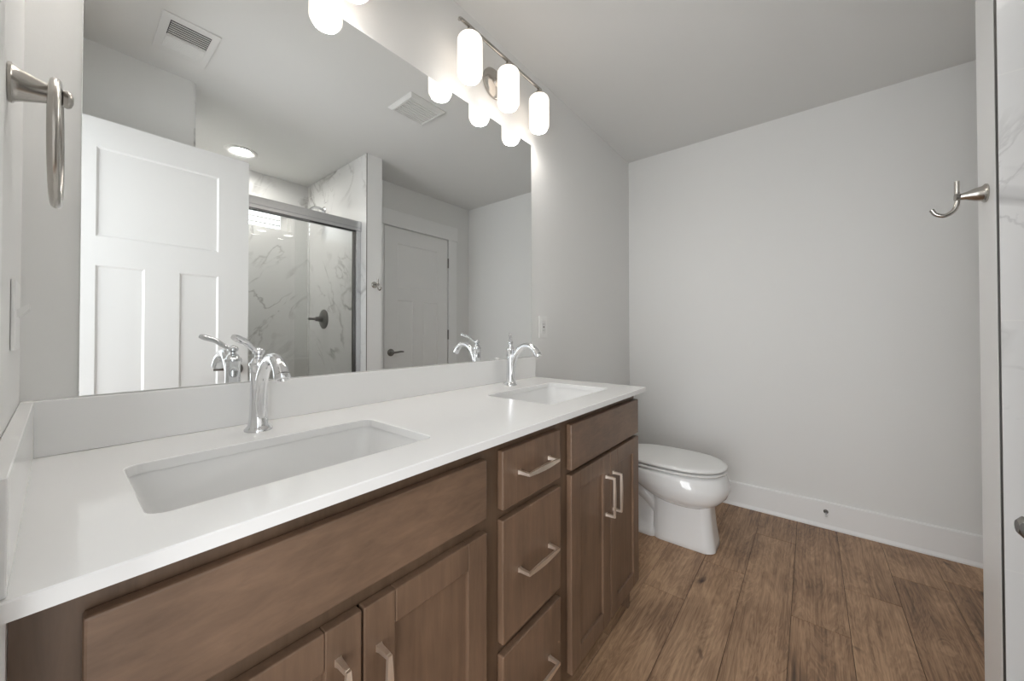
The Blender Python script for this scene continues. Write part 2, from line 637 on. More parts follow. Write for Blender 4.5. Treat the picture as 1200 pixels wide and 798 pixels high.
# three-panel doors -----------------------------------------------------------
def bm_door(x0, x1, yf, yb, z0, z1, stile, rail_top, p_top, p_bot, q_top, q_bot, mull):
    """leaf with one wide panel over two tall ones; yf = face seen"""
    bm = bmesh.new()
    d = 0.006
    s = 1 if yf > yb else -1
    bm_box(bm, (x0 + .004, min(yb + s * d, yf - s * d), z0 + .004), (x1 - .004, max(yb + s * d, yf - s * d), z1 - .004))
    xm = (x0 + x1) / 2
    cells = [((x0, z0), (x0 + stile, z1)), ((x1 - stile, z0), (x1, z1)), ((x0 + stile, p_top), (x1 - stile, z1)),
             ((x0 + stile, q_top), (x1 - stile, p_bot)), ((x0 + stile, z0), (x1 - stile, q_bot)), ((xm - mull / 2, q_bot), (xm + mull / 2, q_top))]

    def face(y, dirn):
        # front skin: frame cells flush, recessed panels with a sloped edge
        pans = [(x0 + stile, x1 - stile, p_bot, p_top), (x0 + stile, xm - mull / 2, q_bot, q_top), (xm + mull / 2, x1 - stile, q_bot, q_top)]
        for (a, b), (c, e) in cells:
            vs = [bm.verts.new((px, y, pz)) for px, pz in ((a, b), (c, b), (c, e), (a, e))]
            bm.faces.new(vs)
        k = 0.008
        for a, c, b, e in pans:
            o = [(a, b), (c, b), (c, e), (a, e)]
            i_ = [(a + k, b + k), (c - k, b + k), (c - k, e - k), (a + k, e - k)]
            ov = [bm.verts.new((px, y, pz)) for px, pz in o]
            iv = [bm.verts.new((px, y - dirn * d * 0.9, pz)) for px, pz in i_]
            for q in range(4):
                bm.faces.new((ov[q], ov[(q + 1) % 4], iv[(q + 1) % 4], iv[q]))
            bm.faces.new(iv)
    face(yf, s)
    face(yb, -s)
    # leaf edges
    for (ax, az), (bx, bz) in (((x0, z0), (x1, z0)), ((x1, z0), (x1, z1)), ((x1, z1), (x0, z1)), ((x0, z1), (x0, z0))):
        vs = [bm.verts.new(p) for p in ((ax, yf, az), (bx, yf, bz), (bx, yb, bz), (ax, yb, az))]
        bm.faces.new(vs)
    bmesh.ops.remove_doubles(bm, verts=bm.verts, dist=1e-5)
    return bm


def door_root(name, label, loc):
    o = thing(name, label, 'door', loc)
    o['kind'] = 'structure'
    return o


def lever(parent, x, y, z, ny, dirx, ext=0.055, length=0.105):
    bm = bmesh.new()
    bm_lathe(bm, (x, y, z), (0, ny, 0), [(0, .032), (.006, .032), (.010, .028), (.012, .014), (ext - .01, .010), (ext - .004, .0105), (ext, .006)], 28)
    yl = y + ny * (ext - .010)
    bm_tube(bm, [(x - dirx * .006, yl, z), (x + dirx * length * .3, yl + ny * .002, z + .002), (x + dirx * length * .7, yl, z + .006), (x + dirx * length, yl - ny * .006, z + .004)],
            [.0095, .009, .008, .006], 12, 6)
    return link('lever_handle', bm, M['hinge'], parent)


d1 = door_root('door_1', 'white three panel door standing open in front of the shower, seen in the mirror', (0.011, -1.31, 0))
lf = link('leaf', bm_door(0.011, 0.6975, -1.31, -1.345, 0.012, 2.053, .131, .12, 1.93, 1.54, 1.415, .24, .121), M['door'], d1, smooth=False)
lever(d1, 0.643, -1.31, 0.93, 1, -1, ext=.063)
for z in (0.28, 1.05, 1.83):
    bm = bmesh.new()
    bm_lathe(bm, (0.006, -1.303, z), (0, 0, 1), [(-.045, .006), (.045, .006)], 12)
    link('hinge', bm, M['hinge'], d1)

d2 = door_root('door_2', 'closed white three panel closet door with two hinges on its right', (1.81, YN, 0))
link('leaf', bm_door(1.81, 2.521, YN + 0.013, YN + 0.0006, 0.012, 2.045, .13, .12, 1.915, 1.52, 1.41, .24, .121), M['door'], d2, smooth=False)
lever(d2, 1.873, YN + 0.013, 0.947, 1, 1)
for z in (0.32, 1.10, 1.82):
    bm = bmesh.new()
    bm_lathe(bm, (2.526, YN + .018, z), (0, 0, 1), [(-.048, .007), (.048, .007)], 12)
    bm_box(bm, (2.5215, YN + .002, z - .045), (2.5305, YN + .016, z + .045))
    link('hinge', bm, M['hinge'], d2)
struct('trim_6', boxes(((2.531, YN, 0), (2.64, YN + .018, 2.058)), ((1.70, YN, 0), (1.803, YN + .018, 2.058)), ((1.69, YN, 2.058), (2.65, YN + .022, 2.20)), bevel=.002),
       M['trim'], 'white casing around the closed closet door', 'door casing')

# shower window with blind ---------------------------------------------------
win = thing('window_1', 'small high window with a horizontal blind over the shower', 'window', (WX0, YB - .1, WZ0))
win['kind'] = 'structure'
yf0 = YB - .125
link('window_frame', boxes(((WX0, yf0 - .02, WZ0), (WX0 + .05, yf0 + .03, WZ1)), ((WX1 - .05, yf0 - .02, WZ0), (WX1, yf0 + .03, WZ1)),
                           ((WX0 + .05, yf0 - .02, WZ0), (WX1 - .05, yf0 + .03, WZ0 + .03)), ((WX0 + .05, yf0 - .02, WZ1 - .03), (WX1 - .05, yf0 + .03, WZ1)),
                           ((.93, yf0 - .02, WZ0 + .03), (.955, yf0 + .03, WZ1 - .03))), M['trim'], win, smooth=False)
link('window_pane', box((WX0 + .05, yf0 - .004, WZ0 + .03), (WX1 - .05, yf0, WZ1 - .03)), M['glass'], win, smooth=False)
for k in range(3):
    z = WZ0 + .058 + k * .046
    bm = bmesh.new()
    bm_box(bm, (WX0 + .055, yf0 + .004, z), (WX1 - .055, yf0 + .028, z + .009))
    link('blind_slat', bm, M['ventwhite'], win, smooth=False)

# shower floor and curb
struct('trim_7', box((0.494, -1.57, -0.003), (1.459, YP, 0.10), .006), M['quartz'], 'white shower curb under the sliding glass doors', 'shower curb')
struct('trim_8', box((0.494, YB, -0.05), (1.459, -1.57, 0.03)), M['quartz'], 'white shower pan behind the curb', 'shower pan', smooth=False)

# ------------------------------------------------------------------ vanity cabinet
van = thing('vanity_cabinet', 'brown stained wood double vanity cabinet under the white countertop', 'cabinet', (0.77, -0.27, 0))
CX0, CX1, CF = 0.0152, 1.5265, -0.526     # left, right, face-frame front
ZT = 0.882
link('carcass', boxes(((CX0, CF + .02, 0.0), (CX0 + .018, -0.001, ZT)), ((CX1 - .018, CF + .02, 0.0), (CX1, -0.001, ZT)),
                      ((CX0 + .018, CF + .02, 0.10), (CX1 - .018, -0.001, 0.118)), ((CX0 + .018, -0.012, 0.118), (CX1 - .018, -0.001, ZT))), M['wood_v'], van, smooth=False)
link('toe_kick', box((CX0 + .018, -0.46, 0), (CX1 - .018, -0.445, 0.10)), M['wood_dark'], van, smooth=False)
yb_, yf_ = CF + .02, CF
XA, XB, XC_, XD, XE = 0.0, 0.627, 0.680, 0.928, 0.988
ff = boxes(((CX0, yf_, 0.10), (0.082, yb_, ZT)), ((0.605, yf_, 0.10), (0.702, yb_, ZT)), ((0.906, yf_, 0.10), (1.010, yb_, ZT)), ((CX1 - .022, yf_, 0.10), (CX1, yb_, ZT)),
           ((0.082, yf_, .83), (0.605, yb_, ZT)), ((0.702, yf_, .83), (0.906, yb_, ZT)), ((1.010, yf_, .83), (CX1 - .022, yb_, ZT)),
           ((0.082, yf_, .69), (0.605, yb_, .735)), ((0.702, yf_, .685), (0.906, yb_, .728)), ((1.010, yf_, .69), (CX1 - .022, yb_, .735)),
           ((0.702, yf_, .380), (0.906, yb_, .424)),
           ((0.082, yf_, .10), (0.605, yb_, .135)), ((0.702, yf_, .10), (0.906, yb_, .135)), ((1.010, yf_, .10), (CX1 - .022, yb_, .135)))
link('face_frame', ff, M['wood_dark'], van, smooth=False)
link('inner_back', boxes(((0.082, yb_ + .002, .118), (0.605, yb_ + .006, .83)), ((0.702, yb_ + .002, .118), (0.906, yb_ + .006, .83)), ((1.010, yb_ + .002, .118), (CX1 - .022, yb_ + .006, .83))), M['inside'], van, smooth=False)
FT = 0.019
FY = CF - FT     # front of doors and drawers  (-0.545)


def slab(name, x0, x1, z0, z1, material):
    return link(name, box((x0, FY, z0), (x1, CF - .0004, z1), .003), material, van)


slab('false_drawer_front', 0.0586, 0.627, 0.721, 0.848, M['wood_h'])
slab('false_drawer_front', 0.989, 1.5262, 0.717, 0.852, M['wood_h'])


def pull(parent, c, axis, cc=0.128):
    """square bow pull: two legs and a bar swelling at the middle"""
    c, a = Vector(c), Vector(axis)
    n = Vector((0, -1, 0))
    s = a.cross(n)
    P = 0.030
    bm = bmesh.new()
    for k in (-1, 1):
        e = c + a * (k * cc / 2)
        rings = []
        for d, hw in ((0.0, .0052), (.006, .0042), (P - .002, .0036)):
            rings.append([e + n * d + a * (i * hw) + s * (j * hw) for i, j in ((-1, -1), (1, -1), (1, 1), (-1, 1))])
        bm_loft(bm, rings)
    rings = []
    for tt in [i / 12 for i in range(13)]:
        p = c + a * ((tt - .5) * (cc + .006)) + n * (P + .0012 * sin(pi * tt))
        hw = .0034 + .0030 * sin(pi * tt)
        rings.append([p + n * (i * .003) + s * (j * hw) for i, j in ((-1, -1), (1, -1), (1, 1), (-1, 1))])
    bm_loft(bm, rings)
    o = link('handle', bm, M['pull'], parent, angle=30)
    return o


def shaker(x0, x1, z0, z1, hx, hz):
    w_ = 0.056
    bm = bmesh.new()
    b = .0022
    bm_box(bm, (x0, FY, z0), (x0 + w_, CF - .0004, z1), b)
    bm_box(bm, (x1 - w_, FY, z0), (x1, CF - .0004, z1), b)
    bm_box(bm, (x0 + w_, FY, z0), (x1 - w_, CF - .0004, z0 + w_), b)
    bm_box(bm, (x0 + w_, FY, z1 - w_), (x1 - w_, CF - .0004, z1), b)
    bm_box(bm, (x0 + w_ - .004, FY + .008, z0 + w_ - .004), (x1 - w_ + .004, CF - .002, z1 - w_ + .004))
    d = link('cabinet_door', bm, M['wood_v'], van, angle=30)
    pull(d, (hx, FY, hz), (0, 0, 1))
    return d


shaker(0.0586, 0.342, 0.125, 0.692, 0.305, 0.575)
shaker(0.346, 0.627, 0.125, 0.692, 0.371, 0.553)
shaker(0.988, 1.256, 0.125, 0.704, 1.222, 0.567)
shaker(1.260, 1.5262, 0.125, 0.704, 1.279, 0.565)
for (z0, z1, hz) in ((0.717, 0.852, 0.789), (0.414, 0.694, 0.557), (0.125, 0.388, 0.261)):
    d = slab('drawer', 0.680, 0.928, z0, z1, M['wood_v'])
    pull(d, (0.8045, FY, hz), (1, 0, 0))

struct('trim_9', box((0.0003, -0.545, 0.0), (CX0 - .0004, -0.001, ZT)), M['trim'], 'narrow white strip between the left wall and the brown cabinet, standing in for the casing edge', 'casing stand-in', smooth=False)  # added strip in place of the visible edge of the doorway casing

# ------------------------------------------------------------------ countertop with sink cut-outs
ct = thing('countertop', 'white quartz countertop with two sink openings on the brown cabinet', 'countertop', (0.77, -0.28, 0.882))
CT0, CT1, CZ = 0.0005, 1.551, 0.900
CTH = 0.018


def rrect(x0, x1, y0, y1, r, n=6):
    pts = []
    for cx, cy, a0 in ((x1 - r, y1 - r, 0), (x0 + r, y1 - r, 90), (x0 + r, y0 + r, 180), (x1 - r, y0 + r, 270)):
        for k in range(n + 1):
            a = radians(a0 + 90 * k / n)
            pts.append((cx + r * cos(a), cy + r * sin(a)))
    return pts


S1 = (0.112, 0.549, -0.463, -0.197)
S2 = (0.998, 1.420, -0.468, -0.192)
HOLES = [rrect(S1[0], S1[1], S1[2], S1[3], .022), rrect(S2[0], S2[1], S2[2], S2[3], .022)]
OUT = [(CT0, -0.568), (CT1, -0.568), (CT1, -0.0005), (CT0, -0.0005)]
bm = bmesh.new()


def loop(pts, z):
    vs = [bm.verts.new((x, y, z)) for x, y in pts]
    es = [bm.edges.new((vs[i], vs[(i + 1) % len(vs)])) for i in range(len(vs))]
    return vs, es


E_ = 0.0016


def inset(pts, d):
    cx = sum(p[0] for p in pts) / len(pts)
    return pts


outs_top = [(CT0 + E_, -0.568 + E_), (CT1 - E_, -0.568 + E_), (CT1 - E_, -0.0005 - E_), (CT0 + E_, -0.0005 - E_)]
hole_top = [rrect(s[0] - E_, s[1] + E_, s[2] - E_, s[3] + E_, .0236) for s in (S1, S2)]
allv = {}
for z, (o_, hs) in ((CZ, (outs_top, hole_top)), (CZ - CTH, (OUT, HOLES))):
    es = []
    vv = []
    for pts in [o_] + hs:
        v_, e_ = loop(pts, z)
        es += e_
        vv.append(v_)
    bmesh.ops.triangle_fill(bm, use_beauty=True, use_dissolve=False, edges=es)
    allv[z] = vv
for li, pts in enumerate([OUT] + HOLES):
    mid = [bm.verts.new((x, y, CZ - E_)) for x, y in pts]
    n = len(pts)
    for A, B in ((allv[CZ][li], mid), (mid, allv[CZ - CTH][li])):
        for k in range(n):
            bm.faces.new((A[k], A[(k + 1) % n], B[(k + 1) % n], B[k]))
link('counter_slab', bm, M['quartz'], ct, angle=30)
tag(link('backsplash', box((CT0, -0.0200, CZ + .0003), (CT1, -0.0006, 1.001), .0012), M['quartz']), 'long white quartz backsplash strip standing under the mirror', 'backsplash')
tag(link('side_splash', box((CT0, -0.563, CZ + .0003), (0.0160, -0.0205, 1.001), .0012), M['quartz']), 'short white quartz splash strip against the left wall', 'backsplash')


# ------------------------------------------------------------------ undermount sinks
def sink(s, label):
    x0, x1, y0, y1 = s
    cx, cy = (x0 + x1) / 2, (y0 + y1) / 2
    root = thing('sink', label, 'sink', (cx, cy, 0.73), 'undermount basins in the countertop')
    zt = CZ - CTH - .0006
    bm = bmesh.new()

    def ring(g, z, r, shift=0):
        return [(x, y, z) for x, y in rrect(x0 - g, x1 + g, y0 - g, y1 + g, r, 6)]
    rings = [ring(.016, zt - .012, .03), ring(.016, zt, .03), ring(.004, zt, .03), ring(.0025, zt - .004, .03), ring(-.004, zt - .05, .036),
             ring(-.016, zt - .105, .05), ring(-.035, zt - .128, .06), ring(-.075, zt - .137, .05)]
    bm_loft(bm, rings, cap=False)
    # floor falling to the drain
    last = [v for v in bm.verts][-28:]
    c = [bm.verts.new((cx + .021 * cos(2 * pi * (k + .5) / 28), cy + .03 + .021 * sin(2 * pi * (k + .5) / 28), zt - .143)) for k in range(28)]
    for k in range(28):
        bm.faces.new((last[k], last[(k + 1) % 28], c[(k + 1) % 28], c[k])).smooth = True
    bm.faces.new(c)
    link('basin', bm, M['porcelain'], root, angle=60)
    bm = bmesh.new()
    bm_lathe(bm, (cx, cy + .03, zt - .1425), (0, 0, 1), [(0, .023), (.002, .023), (.0035, .020), (.003, .016), (.005, .015), (.006, .002)], 24)
    link('drain', bm, M['chrome'], root)
    return root


sink(S1, 'white rectangular sink in the countertop end beside the left wall')
sink(S2, 'white rectangular sink in the far end of the countertop by the toilet')


# ------------------------------------------------------------------ faucets
def faucet(x, y, label):
    z = CZ
    r = thing('faucet', label, 'faucet', (x, y, z), 'tall chrome single lever faucets')
    bm = bmesh.new()
    bm_lathe(bm, (x, y, z), (0, 0, 1), [(0, .0275), (.004, .0275), (.007, .025), (.012, .0205), (.03, .0185), (.06, .0172), (.12, .0168), (.143, .0168), (.146, .019),
                                        (.150, .0195), (.154, .019), (.157, .0155), (.163, .0125)], 32)
    link('body', bm, M['chrome'], r)
    bm = bmesh.new()
    pts = [(x, y - .006, z + .03), (x, y - .011, z + .085), (x, y - .030, z + .132), (x, y - .064, z + .162), (x, y - .100, z + .165), (x, y - .126, z + .151), (x, y - .139, z + .134)]
    bm_tube(bm, pts, [.0125, .0128, .0125, .0122, .0128, .0138, .0150], 20, 8, flat=1.05)
    bm_lathe(bm, (x, y - .1385, z + .135), (0, -.45, -.9), [(0, .0152), (.006, .0158), (.010, .0150), (.010, .010), (.006, .008)], 24)
    link('spout', bm, M['chrome'], r)
    bm = bmesh.new()
    bm_lathe(bm, (x, y, z + .161), (0, 0, 1), [(0, .0125), (.003, .0125), (.006, .008), (.011, .0075), (.014, .0115), (.019, .0125), (.024, .010), (.027, .005), (.029, .001)], 24)
    d = Vector((-.80, -.60, 0))
    p0 = Vector((x, y, z + .176))
    bm_tube(bm, [p0, p0 + d * .018 + Vector((0, 0, .010)), p0 + d * .040 + Vector((0, 0, .026)), p0 + d * .062 + Vector((0, 0, .034)), p0 + d * .074 + Vector((0, 0, .038))],
            [.0052, .0058, .0066, .0076, .0058], 14, 6, flat=1.0)
    link('lever', bm, M['chrome'], r)
    bm = bmesh.new()
    bm_lathe(bm, (x, y + .040, z), (0, 0, 1), [(0, .006), (.004, .006), (.006, .003), (.020, .003), (.022, .0055), (.028, .006), (.032, .003)], 16)
    return r, bm


f1, bm = faucet(0.333, -0.104, 'tall chrome faucet behind the near sink')
bm.free()
f2 = dup(f1, (1.248, -0.104, CZ), 'tall chrome faucet behind the far sink, left of the outlet')

# ------------------------------------------------------------------ mirror
bm = box((0.067, -0.005, 1.0015), (1.536, -0.0006, 2.065), .0012)
mir = thing('wall_mirror', 'large frameless mirror resting on the white backsplash', 'mirror', (0.80, -0.003, 1.001))
link('mirror_glass', bm, M['mirror'], mir)
bm = bmesh.new()
bm_box(bm, (1.262, -0.0125, 1.0012), (1.280, -0.0052, 1.010), .0015)
link('mirror_clip', bm, M['plastic'], mir)


# ------------------------------------------------------------------ vanity lights
def vanity_light(cx, label):
    y, zb, zt = -0.0916, 2.086, 2.252
    r = thing('vanity_light', label, 'light fixture', (cx, 0, 2.22), 'three shade vanity lights above the mirror')
    bm = bmesh.new()
    bm_lathe(bm, (cx, -.0005, 2.225), (0, -1, 0), [(0, .064), (.010, .064), (.016, .058), (.020, .050), (.022, .018), (.030, .012)], 40)
    link('backplate', bm, M['nickel'], r)
    bm = bmesh.new()
    bm_tube(bm, [(cx, -.02, 2.225), (cx, -.05, 2.240), (cx, y + .010, 2.272), (cx, y, 2.284)], [.008, .008, .0075, .0075], 12, 6)
    link('arm', bm, M['nickel'], r)
    bm = bmesh.new()
    bm_tube(bm, [(cx - .268, y, 2.286), (cx + .245, y, 2.286)], .0068, 14, 1)
    bm_tube(bm, [(cx - .268, y, 2.286), (cx - .280, y, 2.284), (cx - .286, y, 2.276)], [.0068, .0066, .005], 12, 4)
    link('bar', bm, M['nickel'], r)
    for k in (-1, 0, 1):
        x = cx + k * .2295
        bm = bmesh.new()
        bm_lathe(bm, (x, y, 2.250), (0, 0, 1), [(0, .024), (.010, .024), (.014, .016), (.026, .012)], 24)
        link('shade_holder', bm, M['nickel'], r)
        R = .0475
        prof = [(0, .004)]
        for q in range(9):
            a = pi / 2 * q / 8
            prof.append((.020 - .020 * cos(a), R - .020 + .020 * sin(a)))
        prof += [(.05, R), (.10, R), (zt - zb - .024, R)]
        for q in range(1, 8):
            a = pi / 2 * q / 8
            prof.append((zt - zb - .024 + .022 * sin(a), R - .022 + .022 * cos(a)))
        prof.append((zt - zb - .001, .024))
        prof.append((zt - zb, .004))
        bm = bmesh.new()
        bm_lathe(bm, (x, y, zb), (0, 0, 1), prof, 40)
        link('lamp_shade', bm, M['opal'], r, angle=60)
        bm = bmesh.new()
        bm_lathe(bm, (x, y, zb - .0004), (0, 0, -1), [(0, .036), (.0015, .034), (.0025, .026), (.003, .002)], 32)
        link('glow_disc', bm, M['glow'], r, angle=60)  # added glowing disc throwing light down; the shade itself is closed below
    return r


vl = vanity_light(1.250, 'lit three shade vanity light above the far sink')
dup(vl, (0.333, 0, 2.22), 'lit three shade vanity light above the near sink, seen only in the mirror')

# ------------------------------------------------------------------ toilet
toi = thing('toilet', 'white elongated toilet between the vanity and the far wall', 'toilet', (2.20, -0.40, 0))
TX = 2.205


def egg(z, yfront, yback, hw, n=48, pw=2.2, back_pw=3.2, wide=0.55):
    """plan outline, blunt at the back, elongated to the front"""
    ym = yback + (yfront - yback) * wide
    pts = []
    for k in range(n):
        a = 2 * pi * k / n
        c_, s_ = cos(a), sin(a)
        p = pw if s_ < 0 else back_pw
        xx = abs(c_) ** (2 / p) * (1 if c_ >= 0 else -1) * hw
        yy = abs(s_) ** (2 / p) * (1 if s_ >= 0 else -1)
        pts.append((TX + xx, ym + (yy * (yback - ym) if s_ >= 0 else -yy * (yfront - ym)), z))
    return pts


bm = bmesh.new()
bm_loft(bm, [egg(0.205, -.640, -.46, .090), egg(0.222, -.690, -.42, .125), egg(0.245, -.728, -.38, .155), egg(0.275, -.754, -.33, .174), egg(0.31, -.768, -.28, .184),
             egg(0.335, -.767, -.25, .185), egg(0.36, -.758, -.22, .181), egg(0.378, -.750, -.20, .177), egg(0.386, -.742, -.20, .171)])
link('bowl', bm, M['porcelain'], toi, angle=60)
bm = bmesh.new()


def ped(z, yf, yb, hw, r=.05):
    return [(x, y, z) for x, y in rrect(TX - hw, TX + hw, yf, yb, r, 8)]


bm_loft(bm, [ped(0.0, -.706, -.400, .098), ped(0.004, -.710, -.398, .101), ped(0.03, -.708, -.398, .099), ped(0.10, -.697, -.398, .094), ped(0.18, -.690, -.398, .092), ped(0.24, -.688, -.398, .094)])
# rear foot and trapway
bm_loft(bm, [ped(0.0, -.42, -.10, .098, .03), ped(0.004, -.42, -.10, .101, .03), ped(0.035, -.42, -.10, .097, .03), ped(0.045, -.42, -.10, .085, .03), ped(0.06, -.42, -.10, .074, .03),
             ped(0.30, -.42, -.10, .072, .03), ped(0.38, -.42, -.06, .12, .03)])
bm_tube(bm, [(TX - .040, -.42, .14), (TX - .046, -.37, .205), (TX - .048, -.31, .235), (TX - .048, -.25, .20), (TX - .046, -.20, .06)], [.036, .040, .042, .042, .040], 18, 8)
link('pedestal', bm, M['porcelain'], toi, angle=50)
bm = bmesh.new()
bm_loft(bm, [egg(0.3940, -.690, -.28, .118), egg(0.3940, -.746, -.236, .171), egg(0.396, -.752, -.232, .177), egg(0.402, -.754, -.232, .179), egg(0.406, -.750, -.233, .175), egg(0.407, -.740, -.24, .165)])
link('toilet_seat', bm, M['plastic'], toi, angle=60)
bm = bmesh.new()
bm_loft(bm, [egg(0.4150, -.690, -.28, .118), egg(0.4150, -.746, -.236, .171), egg(0.417, -.753, -.232, .177), egg(0.424, -.755, -.232, .179), egg(0.431, -.749, -.236, .173), egg(0.434, -.730, -.25, .155)])
link('toilet_lid', bm, M['plastic'], toi, angle=60)
for k in (-1, 1):
    link('seat_hinge', box((TX + k * .075 - .02, -.232, .3862), (TX + k * .075 + .02, -.205, .420), .005), M['plastic'], toi)
for a, b in ((-.55, -.50), (-.30, -.27)):
    for s_ in (-1, 1):
        link('seat_bumper', box((TX + s_ * .12 - .01, a, .3862), (TX + s_ * .12 + .01, b, .3905)), M['plastic'], toi)
bm = bmesh.new()


def rr(z, hw, y0, y1, r):
    return [(x, y, z) for x, y in rrect(TX - hw, TX + hw, y0, y1, r, 8)]


bm_loft(bm, [rr(.381, .17, -.195, -.03, .04), rr(.40, .185, -.205, -.025, .04), rr(.72, .205, -.215, -.022, .04)])
link('tank', bm, M['porcelain'], toi)
bm = bmesh.new()
bm_loft(bm, [rr(.7205, .212, -.222, -.018, .042), rr(.745, .214, -.224, -.016, .042), rr(.756, .206, -.216, -.022, .04)])
link('tank_lid', bm, M['porcelain'], toi, angle=50)
bm = bmesh.new()
bm_lathe(bm, (TX - .15, -.214, .67), (0, -1, 0), [(0, .014), (.008, .014), (.014, .008), (.024, .006)], 16)
bm_tube(bm, [(TX - .15, -.234, .67), (TX - .11, -.238, .668), (TX - .07, -.236, .664)], [.006, .006, .005], 10, 4)
link('flush_lever', bm, M['chrome'], toi)
bm = bmesh.new()
bm_lathe(bm, (TX + .085, -.30, .0395), (0, 0, 1), [(0, .013), (.010, .012), (.016, .006), (.018, .001)], 16)
link('bolt_cap', bm, M['plastic'], toi)
bm = bmesh.new()
bm_lathe(bm, (TX - .085, -.30, .0395), (0, 0, 1), [(0, .013), (.010, .012), (.016, .006), (.018, .001)], 16)
link('bolt_cap', bm, M['plastic'], toi)

# ------------------------------------------------------------------ towel ring (left wall)
tw = thing('towel_ring', 'brushed nickel towel ring on the left wall beside the mirror', 'towel ring', (0, -0.315, 1.436))
TY, TZ = -0.315, 1.436
bm = bmesh.new()
bm_lathe(bm, (0.0004, TY, TZ), (1, 0, 0), [(0, .0235), (.003, .0240), (.005, .0215), (.009, .0195), (.020, .0155), (.032, .0115), (.038, .0095), (.042, .0095)], 32)
bm_lathe(bm, (0.042, TY, TZ), (1, 0, 0), [(0, .0075), (.002, .0105), (.006, .0115), (.009, .0095), (.011, .004)], 24)
link('mounting_post', bm, M['nickel'], tw)
bm = bmesh.new()
R_ = .077
ax = Vector((.03, 1, 0)).normalized()
pts = [Vector((0.0385, TY, TZ - R_ + .0125)) + ax * (R_ * sin(a)) + Vector((0, 0, R_ * cos(a))) for a in [2 * pi * k / 56 for k in range(56)]]
rings = []
for k, p in enumerate(pts):
    d = (pts[(k + 1) % 56] - pts[k - 1]).normalized()
    o_ = ax.cross(Vector((0, 0, 1))).normalized()
    n_ = o_.cross(d)
    rings.append([p + (o_ * cos(q * pi / 6) + n_ * sin(q * pi / 6)) * .0052 for q in range(12)])
rings.append(rings[0])
bm_loft(bm, rings, cap=False)
bmesh.ops.remove_doubles(bm, verts=bm.verts, dist=1e-6)
link('ring', bm, M['nickel'], tw)

# ------------------------------------------------------------------ switch plate (left wall)
sw = thing('light_switch', 'white double switch plate on the left wall under the towel ring', 'switch', (0, -0.20, 1.147))
link('cover_plate', box((0.0003, -0.235, 1.098), (0.0045, -0.135, 1.198), .0015), M['plastic'], sw)
for y in (-0.206, -0.164):
    bm = bmesh.new()
    rings = []
    for d, z, hw in ((.004, 1.150, .0055), (.009, 1.155, .005), (.015, 1.161, .0038)):
        rings.append([(d, y - .005, z - hw), (d, y + .005, z - hw), (d, y + .005, z + hw), (d, y - .005, z + hw)])
    bm_loft(bm, rings)
    link('toggle', bm, M['plastic'], sw, angle=25)

# ------------------------------------------------------------------ outlet right of the mirror
ou = thing('wall_outlet', 'white rectangular outlet plate between the mirror and the far corner', 'outlet', (1.640, 0, 1.150))
link('cover_plate', box((1.604, -0.006, 1.092), (1.676, -0.0003, 1.208), .002), M['plastic'], ou)
link('insert', box((1.6225, -0.0085, 1.116), (1.6575, -0.0055, 1.184), .001), M['ventwhite'], ou)
link('outlet_slots', boxes(((1.632, -0.0088, 1.160), (1.634, -0.0084, 1.169)), ((1.645, -0.0088, 1.160), (1.647, -0.0084, 1.170)), ((1.632, -0.0088, 1.128), (1.634, -0.0084, 1.137)),
                     ((1.645, -0.0088, 1.128), (1.647, -0.0084, 1.138)), ((1.634, -0.0088, 1.1455), (1.646, -0.0084, 1.1545))), M['hinge'], ou, smooth=False)

# ------------------------------------------------------------------ robe hook on the partition end
rh = thing('robe_hook', 'brushed nickel robe hook on the white partition end', 'hook', (1.523, YP, 1.476))
HX, HZ = 1.523, 1.476
bm = bmesh.new()
bm_lathe(bm, (HX, YP + .0004, HZ), (0, 1, 0), [(0, .023), (.003, .0235), (.005, .021), (.008, .0185), (.020, .0155), (.034, .010), (.044, .008)], 28)
bm_lathe(bm, (HX, YP + .044, HZ), (0, 1, 0), [(0, .008), (.002, .0105), (.008, .0105), (.010, .008), (.011, .003)], 20)
link('mounting_post', bm, M['nickel'], rh)
bm = bmesh.new()
yh = YP + .049
bm_tube(bm, [(HX, yh, HZ + .042), (HX, yh, HZ + .012), (HX, yh, HZ - .014), (HX, yh + .006, HZ - .034), (HX, yh + .021, HZ - .044), (HX, yh + .037, HZ - .038), (HX, yh + .045, HZ - .024)], .0052, 14, 8)
link('hook_rod', bm, M['nickel'], rh)

# ------------------------------------------------------------------ door stop on the far baseboard
ds = thing('door_stop', 'small spring door stop on the far baseboard', 'door stop', (2.818, -1.17, 0.09))
DSY, DSZ = -1.152, 0.096
bm = bmesh.new()
bm_lathe(bm, (2.8178, DSY, DSZ), (-1, 0, 0), [(0, .011), (.004, .011), (.007, .007), (.010, .005)], 18)
link('stop_base', bm, M['hinge'], ds)
bm = bmesh.new()
prof = []
for k in range(25):
    prof.append((.010 + k * .0022, .0034 if k % 2 else .0027))
bm_lathe(bm, (2.8178, DSY, DSZ), (-1, 0, 0), prof, 12)
link('stop_spring', bm, M['frame'], ds)
bm = bmesh.new()
bm_lathe(bm, (2.755, DSY, DSZ), (-1, 0, 0), [(0, .0055), (.010, .0055), (.012, .004)], 14)
link('rubber_tip', bm, M['rubber'], ds)

